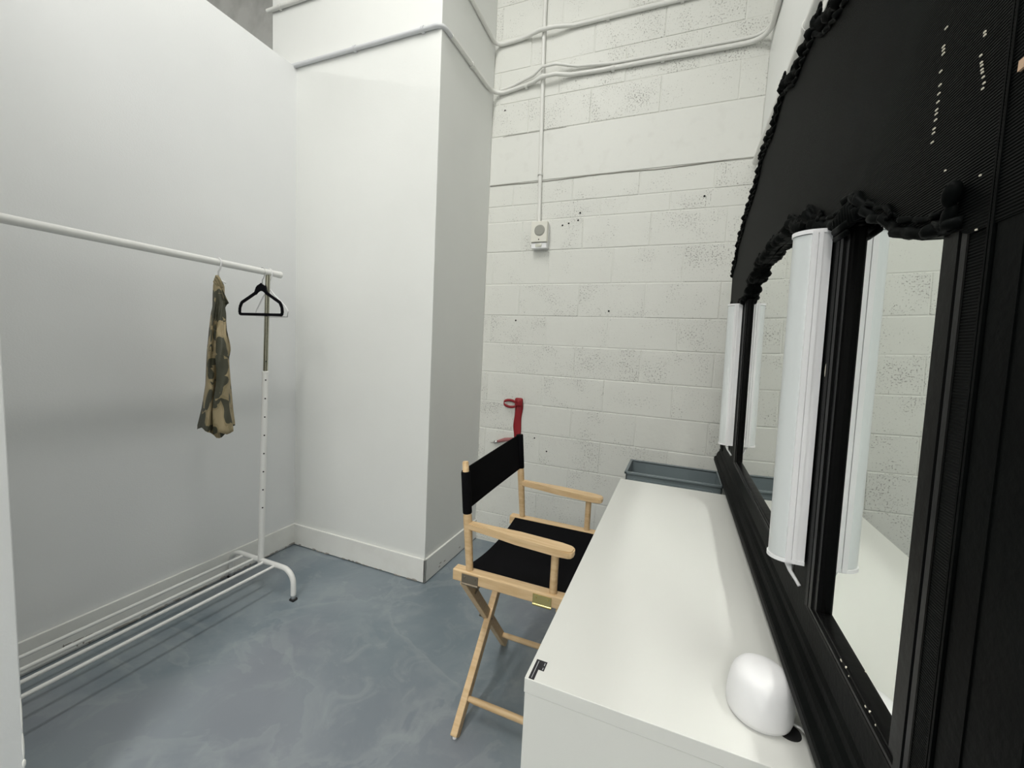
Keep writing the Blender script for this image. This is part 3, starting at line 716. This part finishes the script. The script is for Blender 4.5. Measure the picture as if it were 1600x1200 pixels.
for a, c in zip(rows[:-1], rows[1:]):
    for k in range(4): bm.faces.new((a[k], a[(k+1) % 4], c[(k+1) % 4], c[k]))
bm.faces.new(rows[0]); bm.faces.new(rows[-1][::-1])
b = MB(); b.addbm(bm); b.build('crest_board', M_reeded, mir)
# carved rope edging along top and bottom contours, with leaf sprays
def carved(b, path, r0, n0, step=.010, amp=.35, seg=8):
    pts = [];
    for (a, c) in zip(path[:-1], path[1:]):
        L_ = math.hypot(c[0]-a[0], c[1]-a[1]); k = max(1, int(L_/step))
        for i in range(k): f = i/k; pts.append((a[0]+(c[0]-a[0])*f, a[1]+(c[1]-a[1])*f))
    pts.append(path[-1]); P = []; R = []
    for i, (y, w) in enumerate(pts):
        P.append(ML(y, w, n0+.004*math.sin(i*1.9))); R.append(r0*(1+amp*math.sin(i*1.25)+random.uniform(-.12, .12)))
    b.tube(P, R, seg)
def spray(b, y, w, n, s, rot=0):
    """a low-relief tuft of three lobes"""
    for k, L_ in ((0, .8), (1, 1.0), (2, .75)):
        a = rot+math.pi*(.22+.28*k)
        c = (y+math.cos(a)*s*L_*.42, w+math.sin(a)*s*L_*.42)
        Mx = Matrix((MY, MU, MN)).transposed() @ Matrix.Rotation(a, 3, 'Z')
        b.blob(ML(c[0], c[1], n), (s*.46*L_, s*.24, s*.17), M=Mx)
    b.blob(ML(y, w, n+.002), (s*.26, s*.24, s*.24))
for s_ in (-1, 1):
    b = MB()
    carved(b, [(YM+s_*u, w-.006) for u, w in TOP], .0105, NP+.002)
    carved(b, [(YM+s_*u, w-.030) for u, w in TOP if u < 1.0], .0045, NP+.004, amp=.2)
    for u, dw in ((.0, .02), (.10, .012), (.33, .018), (.40, .010), (.50, .008), (.66, .014), (.70, .012), (.87, .010), (.89, .008), (.985, .012)):
        spray(b, YM+s_*u, lerp(TOP, u)+dw-.012, NP+.006, .026 if u < .45 else .022, -s_*.5)
    b.build('carved_edging', M_frame, mir, True)
    b = MB()
    carved(b, [(YM+s_*u, w+.010) for u, w in BOT if u <= .565], .0105, NP+.003)
    carved(b, [(YM+s_*u, w+.026) for u, w in BOT if u <= .565], .005, NP+.002, amp=.15)
    carved(b, [(YM+s_*u, w+.007) for u, w in BOT if .64 <= u <= .895], .0065, NP+.003, amp=.12)
    carved(b, [(YM+s_*u, w+.021) for u, w in BOT if .66 <= u <= .885], .0035, NP+.002, amp=.15)
    for u, w, k in ((.02, .655, .024), (.20, .655, .024), (.30, .625, .022), (.37, .622, .024), (.46, .585, .022), (.752, .500, .013)):
        spray(b, YM+s_*u, w, NP+.005, k, 0)
    # leafy hood over the post head, and the collar beneath it
    hood = [(YM+s_*(.560+.100*i/10), .536+.004*(1-i/10)+.036*math.sin(math.pi*i/10)) for i in range(11)]
    carved(b, hood, .0060, NP+.005, amp=.1)
    for i in range(8):
        f = (i+.5)/8; y = YM+s_*(.560+.092*f)
        b.tube([ML(y, .530, NP+.004), ML(y, .540+.020*math.sin(math.pi*f), NP+.008), ML(y, .545+.026*math.sin(math.pi*f), NP+.003)], [.0055, .006, .003], 8)
    b.build('carved_fringe', M_frame, mir, True)
    b = MB(); b.tube([ML(YM+s_*.566, .534, NP+.008), ML(YM+s_*.618, .534, NP+.006)], .006, 8); b.tube([ML(YM+s_*.567, .522, NP+.007), ML(YM+s_*.616, .522, NP+.005)], .0045, 8)
    b.build('post_collar', M_frame, mir, True)
    # knob finial at the head of the outer bead
    b = MB(); yk = YM+s_*.8865
    Mk = Matrix((MY, MU, MN)).transposed() @ Matrix.Rotation(math.atan2(.85, s_*.42), 3, 'Z')
    b.blob(ML(yk+s_*.001, .481, NP+.008), (.0125, .0075, .0075), M=Mk)
    b.blob(ML(yk-s_*.007, .463, NP+.005), (.0130, .0070, .0060), M=Mk)
    b.tube([ML(yk-s_*.006, .455, NP+.004), ML(yk-s_*.020, .458, NP+.004), ML(yk-s_*.036, .466, NP+.003)], [.006, .0055, .003], 8)
    b.build('finial_knob', M_frame, mir, True)
# bead frames: raised outer band, sloping inward to the glass
for k, (y0, y1) in enumerate(OPEN):
    w0, w1 = -.106, .64 if k == 1 else .565
    prof = [(0, -.010), (0, NP+.0005), (.002, NP+.001), (.012, NP), (.013, NP-.0018), (.016, NP-.0018), (.017, NP), (.030, NP), (.034, NP-.003), (.048, NP-.003), (.0503, .0085), (.0512, .006), (.052, .0005), (.052, -.010)]
    bw = .030 if k != 1 else .034
    if k == 0: prof = [(d, n) for d, n in prof]
    wl = {0: .452, 1: .556, 2: .530}[k]; wr_ = {0: .530, 1: .556, 2: .452}[k]
    outl = [(y0, wl), (y0, w0), (y1, w0), (y1, wr_)]; sg = [(1, 0), (1, 1), (-1, 1), (-1, 0)]
    vs = []; fs = []; n = len(prof)
    for (c, s2) in zip(outl, sg):
        for d, nn in prof: vs.append(ML(c[0]+s2[0]*d, c[1]+s2[1]*d*.34, nn))
    for i in range(3):
        for j in range(n-1): a = i*n+j; c = (i+1)*n+j; fs.append((a, a+1, c+1, c))
    bd = MB().add(vs, fs).build('bead_frame', M_bead, mir)
    MB().prism(rect(y0+.006, y1-.006, w0+.004, w1-.006), fn, -.006, 0).build('mirror_glass', M_glass, mir)
plank('back_board', rect(YE0+.01, YE1-.01, W0+.01, .74), -.034, -.021)
# worn spots: pale chips along the reeding and on the bead
b = MB()
def chips(b, pts, sy_, sw):
    for (y, w) in pts: b.box((0, 0, 0), (1, 1, 1), 0, Matrix((( (MY*sy_).x, (MU*sw).x, (MN*.0009).x, ML(y, w, NP+.0022).x), ((MY*sy_).y, (MU*sw).y, (MN*.0009).y, ML(y, w, NP+.0022).y), ((MY*sy_).z, (MU*sw).z, (MN*.0009).z, ML(y, w, NP+.0022).z), (0, 0, 0, 1))))
chips(b, [(.565, .660), (.5665, .6435), (.5660, .640), (.5655, .636), (.567, .620), (.5655, .606), (.566, .598), (.566, .590), (.567, .583), (.567, .579), (.567, .573), (.568, .565), (.5685, .561), (.569, .552)], .0042, .0014)
chips(b, [(.501, .612), (.5005, .609), (.503, .594), (.501, .587), (.500, .584), (.499, .580), (.498, .577), (.496, .572), (.494, .566), (.495, .562)], .0026, .0014)
chips(b, [(.540, .512), (.485, .486), (.482, .440)], .0022, .0014)
o = b.build('paint_chips', M_chip, mir); o['kind'] = 'stuff'
b = MB(); b.box((0, 0, 0), (1, 1, 1), 0, Matrix.Translation(ML(.4465, .550, NP+.0040)) @ Matrix.Diagonal((.003, .006, .008, 1))); b.build('peach_spot', M_peach, mir)  # small peach block on the outer moulding
b = MB()
for (y, w, s1) in ((.685, -.0925, .0035), (.668, -.0905, .0022), (.656, -.0940, .0010), (.603, -.0930, .0022), (.592, -.0905, .0016), (.575, -.0925, .0012)):
    b.blob(ML(y, w, .0105), (.0014, s1, .0016))
b.blob(ML(.8475, .31, .0148), (.0010, .0006, .012))
o = b.build('worn_spots', M_chip, mir); o['kind'] = 'stuff'

# ------------------------------------------------------------------ vanity lights on the mirror stiles
def vanity(yc_, label):
    t = thing('vanity_light', label, 'lamp', ML(yc_, .25, NP+.002), 'tube lights on the mirror stiles')
    w0, w1, R_ = -.041, .5475, .0265; nS = .0415
    MB().prism([(yc_-R_, NP+.0025), (yc_+R_, NP+.0025), (yc_+R_, nS-.003), (yc_-R_, nS-.003)], lambda u, v, d: ML(u, d, v), w0, w1).build('housing', M_bw, t)
    for sg in (-1, 1):
        for n0, n1 in ((nS-.0115, nS-.0050), (nS-.0035, nS+.0045)):
            MB().prism([(yc_+sg*(R_-.002), n0), (yc_+sg*(R_+.0032), n0), (yc_+sg*(R_+.0032), n1), (yc_+sg*(R_-.004), n1)], lambda u, v, d: ML(u, d, v), w0, w1).build('seam_rib', M_bw, t)
    pr = [(yc_+R_*math.cos(a), nS-.003+ (R_+.003)*math.sin(a)) for a in [math.pi*i/16 for i in range(17)]]
    MB().prism(pr, lambda u, v, d: ML(u, d, v), w0+.006, w1-.006).build('diffuser', M_diff, t, True, sharp=40)
    pr = [(yc_-R_-.002, NP+.0025), (yc_+R_+.002, NP+.0025)]+[(yc_+(R_+.002)*math.cos(a), nS-.003+(R_+.005)*math.sin(a)) for a in [math.pi*i/16 for i in range(17)]]
    for a, c in ((w0-.002, w0+.005), (w1-.005, w1+.002)):
        MB().prism(pr, lambda u, v, d: ML(u, d, v), a, c).build('end_cap', M_bw, t, True, sharp=40)
    q = [(yc_-.004, w0, .035), (yc_-.004, w0-.012, .035), (yc_-.006, w0-.024, .032), (yc_-.012, w0-.036, .024), (yc_-.020, w0-.044, .019)]
    MB().tube([ML(*p) for p in q], [.006, .006, .0035, .003, .003], 8).build('power_lead', M_bw, t, True)
vanity(.8905, 'white tube vanity light nearer the router, on the near mirror stile')
vanity(1.9660, 'white tube vanity light at the far end of mirror near back wall')
